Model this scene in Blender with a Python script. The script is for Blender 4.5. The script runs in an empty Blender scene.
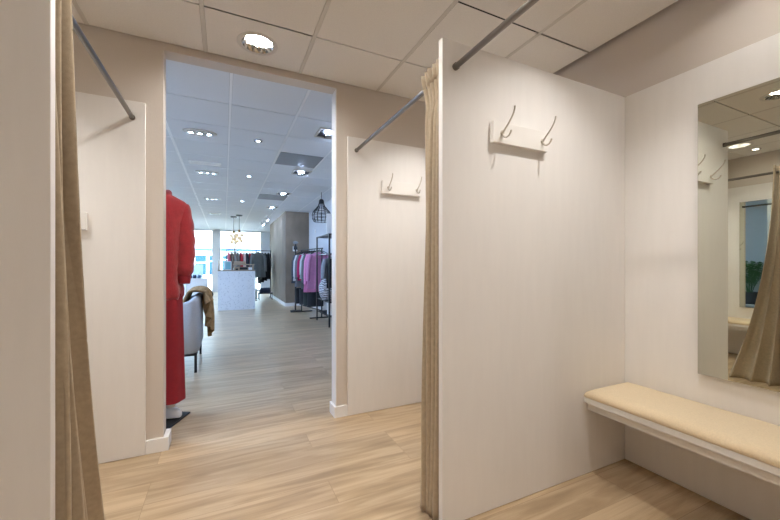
import bpy, bmesh, math, random
from mathutils import Vector, Matrix, noise
random.seed(7)
S = bpy.context.scene
COL = S.collection
PI = math.pi
sin, cos = math.sin, math.cos

# ------------------------------------------------------------------ materials
def lin(c):
    o = []
    for v in c:
        v = v/255.0
        o.append(v/12.92 if v <= 0.04045 else ((v+0.055)/1.055)**2.4)
    return (*o, 1.0)

def new_mat(name):
    m = bpy.data.materials.new(name); m.use_nodes = True
    nt = m.node_tree
    return m, nt, nt.nodes['Principled BSDF']

def mat(name, rgb, rough=0.6, metal=0.0, var=0.0, scale=8.0, bump=0.0, bscale=80.0, stretch=(1, 1, 1), sheen=0.0):
    m, nt, b = new_mat(name)
    b.inputs['Roughness'].default_value = rough
    b.inputs['Metallic'].default_value = metal
    b.inputs['Base Color'].default_value = lin(rgb)
    if sheen:
        b.inputs['Sheen Weight'].default_value = sheen
    if var or bump:
        tc = nt.nodes.new('ShaderNodeTexCoord')
        mp = nt.nodes.new('ShaderNodeMapping'); mp.inputs['Scale'].default_value = stretch
        nt.links.new(tc.outputs['Object'], mp.inputs['Vector'])
    if var:
        n = nt.nodes.new('ShaderNodeTexNoise'); n.inputs['Scale'].default_value = scale; n.inputs['Detail'].default_value = 6
        nt.links.new(mp.outputs['Vector'], n.inputs['Vector'])
        r = nt.nodes.new('ShaderNodeValToRGB')
        c = lin(rgb)
        r.color_ramp.elements[0].position = 0.3; r.color_ramp.elements[1].position = 0.7
        r.color_ramp.elements[0].color = (*[x*(1-var) for x in c[:3]], 1)
        r.color_ramp.elements[1].color = (*[min(1, x*(1+var)) for x in c[:3]], 1)
        nt.links.new(n.outputs['Fac'], r.inputs['Fac']); nt.links.new(r.outputs['Color'], b.inputs['Base Color'])
    if bump:
        n2 = nt.nodes.new('ShaderNodeTexNoise'); n2.inputs['Scale'].default_value = bscale; n2.inputs['Detail'].default_value = 4
        nt.links.new(mp.outputs['Vector'], n2.inputs['Vector'])
        bp = nt.nodes.new('ShaderNodeBump'); bp.inputs['Strength'].default_value = bump; bp.inputs['Distance'].default_value = 0.01
        nt.links.new(n2.outputs['Fac'], bp.inputs['Height']); nt.links.new(bp.outputs['Normal'], b.inputs['Normal'])
    return m

def emit(name, rgb, strength):
    m, nt, b = new_mat(name)
    b.inputs['Base Color'].default_value = (0.8, 0.8, 0.8, 1)
    b.inputs['Emission Color'].default_value = lin(rgb)
    b.inputs['Emission Strength'].default_value = strength
    return m

def floor_mat():
    m, nt, b = new_mat('oak_planks')
    L = nt.links.new; N = nt.nodes.new
    tc = N('ShaderNodeTexCoord'); mp = N('ShaderNodeMapping'); mp.inputs['Location'].default_value = (0.35, 0.07, 0)
    L(tc.outputs['Object'], mp.inputs['Vector'])
    br = N('ShaderNodeTexBrick'); br.offset = 0.37; br.offset_frequency = 3; br.squash = 1
    br.inputs['Color1'].default_value = (0.0, 0.0, 0.0, 1); br.inputs['Color2'].default_value = (1, 1, 1, 1)
    br.inputs['Mortar'].default_value = (0.5, 0.5, 0.5, 1)
    br.inputs['Scale'].default_value = 1.0; br.inputs['Mortar Size'].default_value = 0.0009
    br.inputs['Brick Width'].default_value = 1.35; br.inputs['Row Height'].default_value = 0.19; br.inputs['Bias'].default_value = 0
    L(mp.outputs['Vector'], br.inputs['Vector'])
    # grain, shifted from plank to plank
    sh = N('ShaderNodeVectorMath'); sh.operation = 'MULTIPLY_ADD'
    sh.inputs[1].default_value = (1.1, 11.0, 1.0)
    cb = N('ShaderNodeVectorMath'); cb.operation = 'SCALE'; cb.inputs['Scale'].default_value = 23.0
    L(br.outputs['Color'], cb.inputs[0]); L(mp.outputs['Vector'], sh.inputs[0]); L(cb.outputs['Vector'], sh.inputs[2])
    n1 = N('ShaderNodeTexNoise'); n1.inputs['Scale'].default_value = 1.6; n1.inputs['Detail'].default_value = 7; n1.inputs['Distortion'].default_value = 0.9
    L(sh.outputs['Vector'], n1.inputs['Vector'])
    r1 = N('ShaderNodeValToRGB'); e = r1.color_ramp.elements
    e[0].position = 0.30; e[0].color = lin((158, 135, 107)); e[1].position = 0.62; e[1].color = lin((195, 172, 141))
    k = e.new(0.46); k.color = lin((178, 154, 123))
    L(n1.outputs['Fac'], r1.inputs['Fac'])
    n2 = N('ShaderNodeTexNoise'); n2.inputs['Scale'].default_value = 9; n2.inputs['Detail'].default_value = 5
    sh2 = N('ShaderNodeVectorMath'); sh2.operation = 'MULTIPLY'; sh2.inputs[1].default_value = (0.25, 5.0, 1.0)
    L(sh.outputs['Vector'], sh2.inputs[0]); L(sh2.outputs['Vector'], n2.inputs['Vector'])
    r2 = N('ShaderNodeValToRGB'); r2.color_ramp.elements[0].position = 0.35; r2.color_ramp.elements[0].color = (0.86, 0.85, 0.83, 1)
    r2.color_ramp.elements[1].position = 0.6; r2.color_ramp.elements[1].color = (1, 1, 1, 1)
    L(n2.outputs['Fac'], r2.inputs['Fac'])
    mx = N('ShaderNodeMix'); mx.data_type = 'RGBA'; mx.blend_type = 'MULTIPLY'; mx.inputs[0].default_value = 0.8
    L(r1.outputs['Color'], mx.inputs[6]); L(r2.outputs['Color'], mx.inputs[7])
    # plank to plank tint
    r3 = N('ShaderNodeValToRGB'); r3.color_ramp.elements[0].color = (0.86, 0.85, 0.84, 1); r3.color_ramp.elements[1].color = (1.08, 1.07, 1.05, 1)
    L(br.outputs['Color'], r3.inputs['Fac'])
    m2 = N('ShaderNodeMix'); m2.data_type = 'RGBA'; m2.blend_type = 'MULTIPLY'; m2.inputs[0].default_value = 1
    L(mx.outputs[2], m2.inputs[6]); L(r3.outputs['Color'], m2.inputs[7])
    m3 = N('ShaderNodeMix'); m3.data_type = 'RGBA'; m3.inputs[7].default_value = lin((126, 100, 74))
    fac = N('ShaderNodeMath'); fac.operation = 'MULTIPLY'; fac.inputs[1].default_value = 0.75
    L(br.outputs['Fac'], fac.inputs[0]); L(fac.outputs[0], m3.inputs[0]); L(m2.outputs[2], m3.inputs[6])
    L(m3.outputs[2], b.inputs['Base Color'])
    b.inputs['Roughness'].default_value = 0.28
    bp = N('ShaderNodeBump'); bp.inputs['Strength'].default_value = 0.12; bp.inputs['Distance'].default_value = 0.004
    L(n2.outputs['Fac'], bp.inputs['Height']); L(bp.outputs['Normal'], b.inputs['Normal'])
    return m

def speckle_mat():
    m, nt, b = new_mat('terrazzo_white'); L = nt.links.new; N = nt.nodes.new
    tc = N('ShaderNodeTexCoord'); v = N('ShaderNodeTexVoronoi'); v.inputs['Scale'].default_value = 26
    L(tc.outputs['Object'], v.inputs['Vector'])
    r = N('ShaderNodeValToRGB'); r.color_ramp.elements[0].position = 0.10; r.color_ramp.elements[0].color = lin((120, 128, 138))
    r.color_ramp.elements[1].position = 0.26; r.color_ramp.elements[1].color = lin((226, 229, 233))
    L(v.outputs['Distance'], r.inputs['Fac']); L(r.outputs['Color'], b.inputs['Base Color']); b.inputs['Roughness'].default_value = 0.4
    return m

def glass_mat():
    m, nt, b = new_mat('window_glass'); N = nt.nodes.new; L = nt.links.new
    t = N('ShaderNodeBsdfTransparent'); g = N('ShaderNodeBsdfGlossy'); g.inputs['Roughness'].default_value = 0.02
    t.inputs['Color'].default_value = (0.93, 0.97, 0.98, 1)
    fr = N('ShaderNodeFresnel'); fr.inputs['IOR'].default_value = 1.35
    mx = N('ShaderNodeMixShader'); L(fr.outputs[0], mx.inputs[0]); L(t.outputs[0], mx.inputs[1]); L(g.outputs[0], mx.inputs[2])
    L(mx.outputs[0], nt.nodes['Material Output'].inputs['Surface'])
    return m

M = {}
M['floor'] = floor_mat()
M['beige'] = mat('beige_wall_paint', (206, 196, 185), 0.8, bump=0.08, bscale=160)
M['panel'] = mat('white_laminate_panel', (229, 225, 220), 0.55, var=0.015, scale=5, stretch=(6, 6, 0.8), bump=0.03, bscale=120)
M['trim'] = mat('white_trim', (236, 235, 233), 0.45)
M['tile'] = mat('ceiling_tile', (226, 221, 214), 0.9, var=0.035, scale=160, bump=0.12, bscale=220)
M['tbar'] = mat('ceiling_t_bar', (205, 199, 190), 0.6)
M['stile'] = mat('shop_ceiling_tile', (224, 227, 231), 0.9, var=0.03, scale=160)
M['stbar'] = mat('shop_ceiling_t_bar', (240, 241, 243), 0.5)
M['shopwall'] = mat('shop_white_wall', (212, 216, 222), 0.75)
M['skyblock'] = mat('sky_block_dark', (60, 58, 56), 0.95)  # for the added slab that blocks the sky
M['suede'] = mat('taupe_wall_finish', (132, 118, 102), 0.85, var=0.16, scale=3.5, stretch=(1, 1, 0.5))
M['curtain'] = mat('tan_curtain_cloth', (178, 161, 136), 0.95, var=0.08, scale=60, bump=0.15, bscale=500, sheen=0.2)
M['rod'] = mat('dark_steel_rod', (128, 123, 118), 0.3, 1.0)
M['cap'] = mat('rod_end_cap', (120, 112, 104), 0.4, 0.8)
M['hook'] = mat('brushed_nickel_hook', (206, 197, 184), 0.4, 0.35)
M['board'] = mat('hook_board_white', (230, 226, 220), 0.5)
M['cushion'] = mat('sand_cushion_cloth', (220, 200, 166), 0.95, var=0.05, scale=160, bump=0.2, bscale=420, sheen=0.2)
M['mirror'] = mat('mirror_silver', (214, 216, 204), 0.004, 1.0)
M['mirback'] = mat('mirror_back', (120, 118, 112), 0.6)
M['chrome'] = mat('lamp_reflector', (190, 188, 184), 0.06, 1.0)
M['satin'] = mat('satin_reflector', (170, 166, 160), 0.4, 0.6)
M['warmdeep'] = emit('warm_deep_lamp', (255, 252, 249), 760)
M['flange'] = mat('lamp_flange', (206, 200, 192), 0.4)
M['warm'] = emit('warm_lamp', (255, 252, 249), 285)
M['warmspot'] = emit('warm_small_lamp', (255, 252, 249), 330)
M['cool'] = emit('cool_lamp', (190, 214, 255), 160)
M['fillpanel'] = emit('cool_fill_panel', (166, 204, 255), 90)  # glow of the added panels that brighten the shop
M['coolbig'] = emit('cool_gimbal_lamp', (190, 214, 255), 230)
M['gold'] = emit('glass_globe_glow', (226, 204, 160), 0.45)
M['gold'].node_tree.nodes['Principled BSDF'].inputs['Base Color'].default_value = lin((206, 192, 164))
M['brass'] = mat('brass', (176, 138, 78), 0.3, 1.0)
M['black'] = mat('black_powder_coat', (24, 24, 26), 0.45)
M['red'] = mat('red_fleece', (158, 38, 42), 0.95, var=0.14, scale=30, bump=0.5, bscale=160, sheen=0.3)
M['reddark'] = mat('red_knit', (140, 26, 34), 0.9, var=0.06, scale=30, bump=0.2, bscale=200)
M['shoe'] = mat('white_leather', (232, 232, 232), 0.4)
M['navy'] = mat('navy_trim', (36, 40, 60), 0.5)
M['skin'] = mat('mannequin_white', (214, 210, 204), 0.35)
M['grey'] = mat('grey_upholstery', (176, 181, 188), 0.9, var=0.08, scale=120, bump=0.2, bscale=300)
M['knit'] = mat('brown_knit', (168, 136, 96), 0.95, var=0.3, scale=22, bump=0.6, bscale=90)
M['terrazzo'] = speckle_mat()
M['woodtop'] = mat('grey_oak_top', (150, 136, 118), 0.5, var=0.12, scale=6, stretch=(8, 1, 1))
M['leaf'] = mat('palm_leaf', (58, 104, 52), 0.45, var=0.2, scale=6)
M['pot'] = mat('dark_grey_pot', (70, 72, 76), 0.6)
M['soil'] = mat('potting_soil', (50, 38, 28), 0.95)
M['grille'] = mat('grey_grille', (150, 152, 154), 0.6, 0.3)
M['glass'] = glass_mat()
M['sign'] = mat('pale_aqua_card', (126, 178, 186), 0.5)
M['card'] = mat('kraft_box', (168, 146, 124), 0.8)
M['pave'] = mat('street_paving', (190, 186, 182), 0.9, var=0.1, scale=4)
M['facade'] = mat('pale_facade', (226, 224, 222), 0.85)
M['bluefascia'] = mat('blue_fascia', (20, 66, 112), 0.5)
M['shopglass'] = mat('dark_shop_glass', (34, 60, 74), 0.12)

def cloth(name, rgb):
    return mat(name, rgb, 0.92, var=0.08, scale=24, bump=0.15, bscale=200)

# ------------------------------------------------------------------ builders
def tag(o, label=None, cat=None, group=None, kind=None):
    if label: o['label'] = label
    if cat: o['category'] = cat
    if group: o['group'] = group
    if kind: o['kind'] = kind
    return o

def obj(name, bm, m, parent=None, smooth=None):
    me = bpy.data.meshes.new(name)
    bmesh.ops.recalc_face_normals(bm, faces=bm.faces)
    bm.to_mesh(me); bm.free()
    for mm in (m if isinstance(m, (list, tuple)) else [m]):
        me.materials.append(mm)
    o = bpy.data.objects.new(name, me); COL.objects.link(o)
    if smooth is not None:
        for p in me.polygons: p.use_smooth = True
        me.set_sharp_from_angle(angle=math.radians(smooth))
    if parent is not None:
        o.parent = parent
        p = parent; mt = Matrix.Identity(4)
        chain = []
        while p is not None:
            chain.append(p); p = p.parent
        o.matrix_parent_inverse = Matrix.Translation(-chain[-1].location)
        if len(chain) > 1:   # sub-part: the part itself sits at identity inside the thing
            o.matrix_parent_inverse = Matrix.Identity(4)
    return o

def thing(name, label, cat, loc=(0, 0, 0), group=None):
    o = bpy.data.objects.new(name, None); COL.objects.link(o)
    o.empty_display_size = 0.1; o.location = loc
    return tag(o, label, cat, group)

def struct(name, bm, m, smooth=None):
    return tag(obj(name, bm, m, None, smooth), kind='structure')

def dup(root, loc, rotz=None, label=None, group=None):
    r = root.copy(); COL.objects.link(r); r.location = loc
    if rotz is not None: r.rotation_euler = (0, 0, rotz)
    if label: r['label'] = label
    if group: r['group'] = group
    for ch in list(root.children):
        c = ch.copy(); COL.objects.link(c); c.parent = r; c.matrix_parent_inverse = ch.matrix_parent_inverse
        for g in list(ch.children):
            d = g.copy(); COL.objects.link(d); d.parent = c
    return r

def NB(): return bmesh.new()

def box(bm, x0, x1, y0, y1, z0, z1, bev=0.0, seg=2, mi=0):
    v = [bm.verts.new(p) for p in ((x0, y0, z0), (x1, y0, z0), (x1, y1, z0), (x0, y1, z0), (x0, y0, z1), (x1, y0, z1), (x1, y1, z1), (x0, y1, z1))]
    fs = [bm.faces.new([v[i] for i in f]) for f in ((3, 2, 1, 0), (4, 5, 6, 7), (0, 1, 5, 4), (1, 2, 6, 5), (2, 3, 7, 6), (3, 0, 4, 7))]
    for f in fs: f.material_index = mi
    if bev:
        es = list({e for f in fs for e in f.edges})
        bmesh.ops.bevel(bm, geom=es, offset=bev, segments=seg, profile=0.5, affect='EDGES')
    return bm

def boxo(*a, **k): return box(NB(), *a, **k)

def tube(bm, pts, r, n=10, cap=True):
    pts = [Vector(p) for p in pts]
    rs = r if isinstance(r, (list, tuple)) else [r]*len(pts)
    rings = []
    up = None
    for i, p in enumerate(pts):
        t = (pts[min(i+1, len(pts)-1)]-pts[max(i-1, 0)]).normalized()
        if up is None:
            up = Vector((0, 0, 1)) if abs(t.z) < 0.9 else Vector((1, 0, 0))
        a = t.cross(up).normalized(); b = a.cross(t).normalized(); up = b
        rings.append([bm.verts.new(p+(a*cos(2*PI*k/n)+b*sin(2*PI*k/n))*rs[i]) for k in range(n)])
    for a, b in zip(rings, rings[1:]):
        for k in range(n):
            bm.faces.new((a[k], a[(k+1) % n], b[(k+1) % n], b[k]))
    if cap:
        bm.faces.new(rings[0][::-1]); bm.faces.new(rings[-1])
    return bm

def lathe(bm, prof, n=32, c=(0, 0, 0), cap=True):
    rings = []
    for r, z in prof:
        rings.append([bm.verts.new((c[0]+r*cos(2*PI*k/n), c[1]+r*sin(2*PI*k/n), c[2]+z)) for k in range(n)])
    for a, b in zip(rings, rings[1:]):
        for k in range(n):
            bm.faces.new((a[k], a[(k+1) % n], b[(k+1) % n], b[k]))
    if cap:
        if prof[0][0] > 1e-6: bm.faces.new(rings[0][::-1])
        if prof[-1][0] > 1e-6: bm.faces.new(rings[-1])
    return bm

def loft(bm, rings, n=28, cap=True):
    """rings: (cx, cy, z, rx, ry, fold amplitude, fold count, phase)"""
    R = []
    for (cx, cy, z, rx, ry, fa, fn, ph) in rings:
        ring = []
        for k in range(n):
            a = 2*PI*k/n
            q = 1+fa*sin(fn*a+ph)
            ring.append(bm.verts.new((cx+rx*q*cos(a), cy+ry*q*sin(a), z)))
        R.append(ring)
    for a, b in zip(R, R[1:]):
        for k in range(n):
            bm.faces.new((a[k], a[(k+1) % n], b[(k+1) % n], b[k]))
    if cap:
        bm.faces.new(R[0][::-1]); bm.faces.new(R[-1])
    return bm

def sheet(bm, fn, nu, nv):
    g = [[bm.verts.new(fn(i/nu, j/nv)) for j in range(nv+1)] for i in range(nu+1)]
    for i in range(nu):
        for j in range(nv):
            bm.faces.new((g[i][j], g[i+1][j], g[i+1][j+1], g[i][j+1]))
    return bm

def thicken(o, t, off=0):
    md = o.modifiers.new('thickness', 'SOLIDIFY'); md.thickness = t; md.offset = off
    return o

def prism(bm, poly, axis, a0, a1):
    """extrude a 2-D outline along axis ('x','y','z')"""
    def P(p, a):
        return {'x': (a, p[0], p[1]), 'y': (p[0], a, p[1]), 'z': (p[0], p[1], a)}[axis]
    A = [bm.verts.new(P(p, a0)) for p in poly]; B = [bm.verts.new(P(p, a1)) for p in poly]
    bm.faces.new(A[::-1]); bm.faces.new(B)
    n = len(poly)
    for k in range(n): bm.faces.new((A[k], A[(k+1) % n], B[(k+1) % n], B[k]))
    return bm

# ------------------------------------------------------------------ dimensions (metres)
EYE = 1.15
CEIL, SCEIL = 2.52, 2.62
DY0, DY1 = 2.565, 2.672        # door wall, front and back
JL, JR = -0.341, 0.765         # doorway jambs
XR = 2.168                     # building wall on the right
XB = 2.142                     # panel face behind the bench
XL = -1.72                     # panel face of the opposite cubicles
PY0, PY1 = 1.285, 1.315        # partitions between cubicles
QY0, QY1 = 0.045, 0.075        # partitions beside the camera
PX, PXL = 0.858, -0.436        # free edges of the partitions
PT = 2.14                      # panel height
RODX, RODXL, RODZ = 0.925, -0.495, 2.025
SX0, SY1 = -3.6, 16.5          # shop: left wall, shop front

# ------------------------------------------------------------------ setting
struct('floor', boxo(SX0-0.1, XR+0.1, -1.6, SY1+0.1, -0.08, 0), M['floor'])

# door wall with its opening
b = NB()
box(b, XL-0.05, JL, DY0, DY1, 0, 2.9); box(b, JR, XR, DY0, DY1, 0, 2.9); box(b, JL, JR, DY0, DY1, 2.478, 2.9)
struct('wall_door', b, M['beige'])
# white jamb linings
struct('trim_1', boxo(JR-0.006, JR, DY0+0.004, DY1+0.004, 0, 2.472), M['trim'])
# baseboards that wrap the jambs
BH, BT = 0.082, 0.014
b = NB(); prism(b, [(-0.43, DY0), (-0.43, DY0-BT), (JL+0.028, DY0-BT), (JL+0.028, DY1+BT), (-0.43, DY1+BT), (-0.43, DY1), (JL, DY1), (JL, DY0)], 'z', 0.001, BH)
struct('baseboard_left', b, M['trim'])
b = NB(); prism(b, [(0.847, DY0), (0.847, DY0-BT), (JR-BT-0.006, DY0-BT), (JR-BT-0.006, DY1+BT), (1.6, DY1+BT), (1.6, DY1), (JR-0.006, DY1), (JR-0.006, DY0)], 'z', 0.001, BH)
struct('baseboard_right', b, M['trim'])
struct('wall_right', boxo(XR, XR+0.1, -1.6, DY1, 0, 2.9), M['beige'])
struct('wall_shop_right', boxo(XR, XR+0.1, DY1, SY1, 0, 2.9), M['shopwall'])
struct('wall_left', boxo(XL-0.13, XL-0.03, -1.6, DY0, 0, 2.9), M['beige'])
struct('wall_back', boxo(XL-0.13, XR+0.1, -1.7, -1.6, 0, 2.9), M['beige'])
struct('wall_shop_back', boxo(SX0-0.1, XL-0.05, DY0, DY1, 0, 2.9), M['shopwall'])
struct('wall_shop_left', boxo(SX0-0.1, SX0, DY1, SY1, 0, 2.9), M['shopwall'])
struct('sky_block', boxo(SX0-0.1, XR+0.1, -1.7, SY1+0.2, 2.9, 3.0), M['skyblock'])  # unseen slab, added to keep sky light out above the ceilings
# boxed-out taupe wall further into the shop
b = NB(); box(b, 1.525, XR, 9.98, 13.6, 0, SCEIL+0.1)
struct('wall_taupe', b, M['suede'])
b = NB(); prism(b, [(1.525, 9.98), (1.525, 13.6), (1.511, 13.6), (1.511, 9.966), (XR-0.001, 9.966), (XR-0.001, 9.98)], 'z', 0.001, 0.09)
struct('baseboard_taupe', b, M['trim'])
struct('baseboard_shop', boxo(XR-0.014, XR, DY1, 9.96, 0.001, 0.08), M['trim'])

def ceiling(name, x0, x1, y0, y1, z, gx, gy, holes, mt, mb):
    b = NB()
    def cells(a0, a1, g):
        k = math.floor((a0-g)/0.6); e = []
        while g+k*0.6 < a1:
            lo, hi = max(a0, g+k*0.6), min(a1, g+(k+1)*0.6)
            if hi-lo > 0.03: e.append((lo, hi))
            k += 1
        return e
    cx, cy = cells(x0, x1, gx), cells(y0, y1, gy)
    ix, iy = 0.0125, 0.005
    for (xa, xb) in cx:
        for (ya, yb) in cy:
            X0, X1, Y0, Y1 = xa+ix, xb-ix, ya+iy, yb-iy
            hl = [h for h in holes if xa < h[0] < xb and ya < h[1] < yb]
            if not hl:
                box(b, X0, X1, Y0, Y1, z, z+0.015, mi=0)
                continue
            # a tile with round cut-outs: one column of the tile for each hole
            hl.sort()
            xs = [X0]+[(p[0]+q[0])/2 for p, q in zip(hl, hl[1:])]+[X1]
            for (hx, hy, hr), A, B in zip(hl, xs, xs[1:]):
                ang = [2*PI*k/40 for k in range(40)]+[math.atan2(yy-hy, xx-hx) % (2*PI) for xx in (A, B) for yy in (Y0, Y1)]
                ang = sorted(set(round(a, 6) for a in ang))
                inn, out, top = [], [], []
                for a in ang:
                    ca, sa = cos(a), sin(a)
                    t = min(((B if ca > 0 else A)-hx)/ca if abs(ca) > 1e-6 else 9, ((Y1 if sa > 0 else Y0)-hy)/sa if abs(sa) > 1e-6 else 9)
                    inn.append(b.verts.new((hx+hr*ca, hy+hr*sa, z))); top.append(b.verts.new((hx+hr*ca, hy+hr*sa, z+0.015)))
                    out.append(b.verts.new((hx+t*ca, hy+t*sa, z)))
                n = len(ang)
                for k in range(n):
                    b.faces.new((inn[k], inn[(k+1) % n], out[(k+1) % n], out[k]))
                    b.faces.new((inn[k], top[k], top[(k+1) % n], inn[(k+1) % n]))
    # visible T-bars along the shop axis, sitting a little above the tile face
    for (xa, xb) in cx[1:]:
        box(b, xa-0.011, xa+0.011, y0, y1, z-0.001, z+0.02, mi=1)
    return struct(name, b, [mt, mb])

# ------------------------------------------------------------------ recessed downlights of the fitting rooms
RIM = 0.097
big = [(0.187, 2.325, 'round recessed downlight in the ceiling just before the doorway'),
       (0.187, 1.215, 'round recessed downlight over the corridor, seen at the top of the wall mirror'),
       (0.187, -0.30, 'round recessed downlight over the corridor behind the viewer'),
       (1.40, 0.74, 'round recessed downlight over the cubicle with the bench'),
       (1.42, 1.98, 'round recessed downlight over the cubicle behind the tall partition'),
       (-1.13, 1.945, 'round recessed downlight over the opposite cubicle, seen in the wall mirror'),
       (-1.13, 0.28, 'added round downlight over the near left cubicle, brightening the left partition'),  # unseen lamp, added to lighten the front of the left partition
       (0.187, -1.10, 'added round downlight at the far end of the corridor behind the viewer, as fill')]  # unseen extra lamp, added to lift the lower part of the tall partition
small = [(-1.475, 1.92, 'small bright spot lamp over the opposite bench, seen in the wall mirror'),
         (1.86, 0.64, 'small spot lamp over the bench with the mirror'),
         (1.86, 1.92, 'small spot lamp behind the tall partition')]
holes = [(x, y, RIM) for x, y, _ in big]+[(x, y, 0.034) for x, y, _ in small]
ceiling('ceiling', XL-0.03, 2.142, -1.6, 2.556, CEIL, 0.491, 2.104, holes, M['tile'], M['tbar'])
ceiling('ceiling_shop', SX0, XR, DY1, SY1, SCEIL, 0.05, 2.94, [], M['stile'], M['stbar'])

def downlight(x, y, lab, prof, lr, lz, mr, ml):
    t = thing('downlight', lab, 'ceiling light', (x, y, CEIL), 'fitting room downlights')
    b = NB(); lathe(b, [(RIM-0.0045, -0.004), (0.112, -0.003), (0.119, -0.0012), (0.120, 0.0)], 48, (x, y, CEIL-0.0005), cap=False)
    obj('flange', b, M['flange'], t, 40)
    b = NB(); rg = []
    for rr_, zz, dz in prof:
        rg.append([b.verts.new((x+(rr_-dz*(k % 2))*cos(2*PI*k/28), y+(rr_-dz*(k % 2))*sin(2*PI*k/28), CEIL-0.001+zz)) for k in range(28)])
    for A, B in zip(rg, rg[1:]):
        for k in range(28): b.faces.new((A[k], A[(k+1) % 28], B[(k+1) % 28], B[k]))
    obj('reflector', b, mr, t)
    b = NB(); lathe(b, [(lr, lz), (lr, lz+0.004)], 32, (x, y, CEIL-0.001))
    obj('lamp', b, ml, t)
    return t
flat = deep = None
for i, (x, y, lab) in enumerate(big):
    if x == 0.187:
        if flat is None:
            flat = downlight(x, y, lab, ((RIM-0.0045, -0.0035, 0.0), (0.0865, 0.014, .014), (0.0685, 0.032, .001), (0.0685, 0.044, 0), (0.001, 0.045, 0)), 0.0655, 0.031, M['chrome'], M['warm'])
        else: dup(flat, (x, y, CEIL), label=lab)
    elif deep is None:
        deep = downlight(x, y, lab, ((RIM-0.0045, -0.0035, 0), (0.080, 0.05, .003), (0.055, 0.103, .002), (0.050, 0.115, 0), (0.001, 0.116, 0)), 0.044, 0.102, M['satin'], M['warmdeep'])
    else: dup(deep, (x, y, CEIL), label=lab)
proto = None
for i, (x, y, lab) in enumerate(small):
    if proto is None:
        t = thing('spot_lamp', lab, 'ceiling light', (x, y, CEIL), 'small spot lamps over the benches')
        b = NB(); lathe(b, [(0.001, 0.03), (0.033, 0.03), (0.033, -0.003), (0.046, -0.003), (0.048, 0.0)], 32, (x, y, CEIL-0.0005), cap=False)
        obj('flange', b, M['chrome'], t, 40)
        b = NB(); lathe(b, [(0.030, 0.016), (0.030, 0.019)], 24, (x, y, CEIL))
        obj('lamp', b, M['warmspot'], t)
        proto = t
    else:
        dup(proto, (x, y, CEIL), label=lab)

# ------------------------------------------------------------------ white panels and partitions
def panel(name, label, x0, x1, y0, y1, z1=PT, cat='partition'):
    o = obj(name, boxo(x0, x1, y0, y1, 0.002, z1, 0.0015, 1), M['panel']); tag(o, label, cat); return o
panel('partition_panel', 'tall white partition panel with the large hook rail facing the bench', PX, XB-0.001, PY0, PY1)
panel('partition_panel', 'white partition panel at the left edge in front of the tan curtain', XL+0.001, PXL, PY0, PY1)
panel('partition_panel', 'white partition panel of the right cubicle beside the viewer', PX, XB-0.001, QY0, QY1)
panel('partition_panel', 'white partition panel of the left cubicle beside the viewer', XL+0.001, PXL, QY0, QY1)
panel('lining_panel', 'white wall panel left of the doorway carrying a curtain rod', XL+0.001, -0.431, 2.545, DY0-0.001, 2.125, 'wall panel')
panel('lining_panel', 'white wall panel right of the doorway with a small hook rail', 0.848, XB-0.001, 2.545, DY0-0.001, 2.125, 'wall panel')
panel('lining_panel', 'white wall panel behind the bench and the large mirror', XB, XR-0.001, QY0, PY0+0.015, PT, 'wall panel')
panel('lining_panel', 'white wall panel at the back of the cubicle behind the tall partition', XB, XR-0.001, PY0+0.016, DY0-0.001, PT, 'wall panel')
panel('lining_panel', 'white wall panel behind the opposite bench, seen in the large mirror', XL-0.029, XL, PY0+0.016, DY0-0.001, PT, 'wall panel')
panel('lining_panel', 'white wall panel at the back of the near left cubicle', XL-0.029, XL, QY0, PY0+0.015, PT, 'wall panel')

# ------------------------------------------------------------------ curtain rods
def rod(label, x, y0, y1):
    t = thing('curtain_rod', label, 'curtain rod', (x, y0, RODZ), 'curtain rods')
    obj('tube', tube(NB(), [(x, y0+0.012, RODZ), (x, y1-0.012, RODZ)], 0.0125, 16), M['rod'], t, 40)
    for a, c in ((y0+0.0005, y0+0.014), (y1-0.014, y1-0.0005)):
        b = tube(NB(), [(x, a, RODZ), (x, c, RODZ)], 0.0155, 16)
        obj('end_cap', b, M['cap'], t, 40)
rod('dark steel curtain rod overhead, ending on the front of the tall partition', RODX, QY1, PY0)
rod('steel curtain rod from behind the tall partition to the wall panel right of the doorway', RODX-0.01, PY1, 2.545)
rod('dark steel curtain rod running to the wall panel left of the doorway', RODXL, PY1, 2.545)
rod('dark steel curtain rod over the near left cubicle', RODXL, QY1, PY0)

# ------------------------------------------------------------------ curtains
def curtain(label, fn, folds, top=2.078):
    t = thing('curtain', label, 'curtain', (fn(0.5, 0)[0], fn(0.5, 0)[1], 0))
    NU, NV = folds*22, 60
    f = obj('fabric', sheet(NB(), lambda u, v: fn(u, v), NU, NV), M['curtain'], t, 180); thicken(f, 0.003)
    f2 = obj('heading_tape', sheet(NB(), lambda u, v: Vector(fn(u, 0.965+0.03*v))+Vector((-0.0025, 0, 0)), NU, 3), M['curtain'], t, 180); thicken(f2, 0.0015)
    return t
def right_curtain(u, v):
    z = 0.008+v*(2.08-0.008)
    s = v**1.5
    y = 1.328+u*((1-s)*0.115+s*0.185)
    xc = 0.893+0.02*s
    n = 5
    ph = 2*PI*n*u+0.8*sin(2.1*z+3*u)
    A = 0.032*(0.8+0.3*(1-v)+0.22*sin(9*u+1.3*z))
    A *= 1-0.45*math.exp(-((z-1.93)/0.06)**2)+0.45*max(0, (z-1.99)/0.09)
    y += (0.02*u)*max(0, (z-1.95)/0.13)
    x = xc+A*sin(ph)+0.010*sin(5*u+2.2*z)-0.030*(1-v)**2*sin(PI*u)
    y += 0.010*cos(ph)*(1-0.5*v)
    if v > 0.955: z += 0.010*abs(sin(ph/2))
    return (x, y, z)
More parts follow.
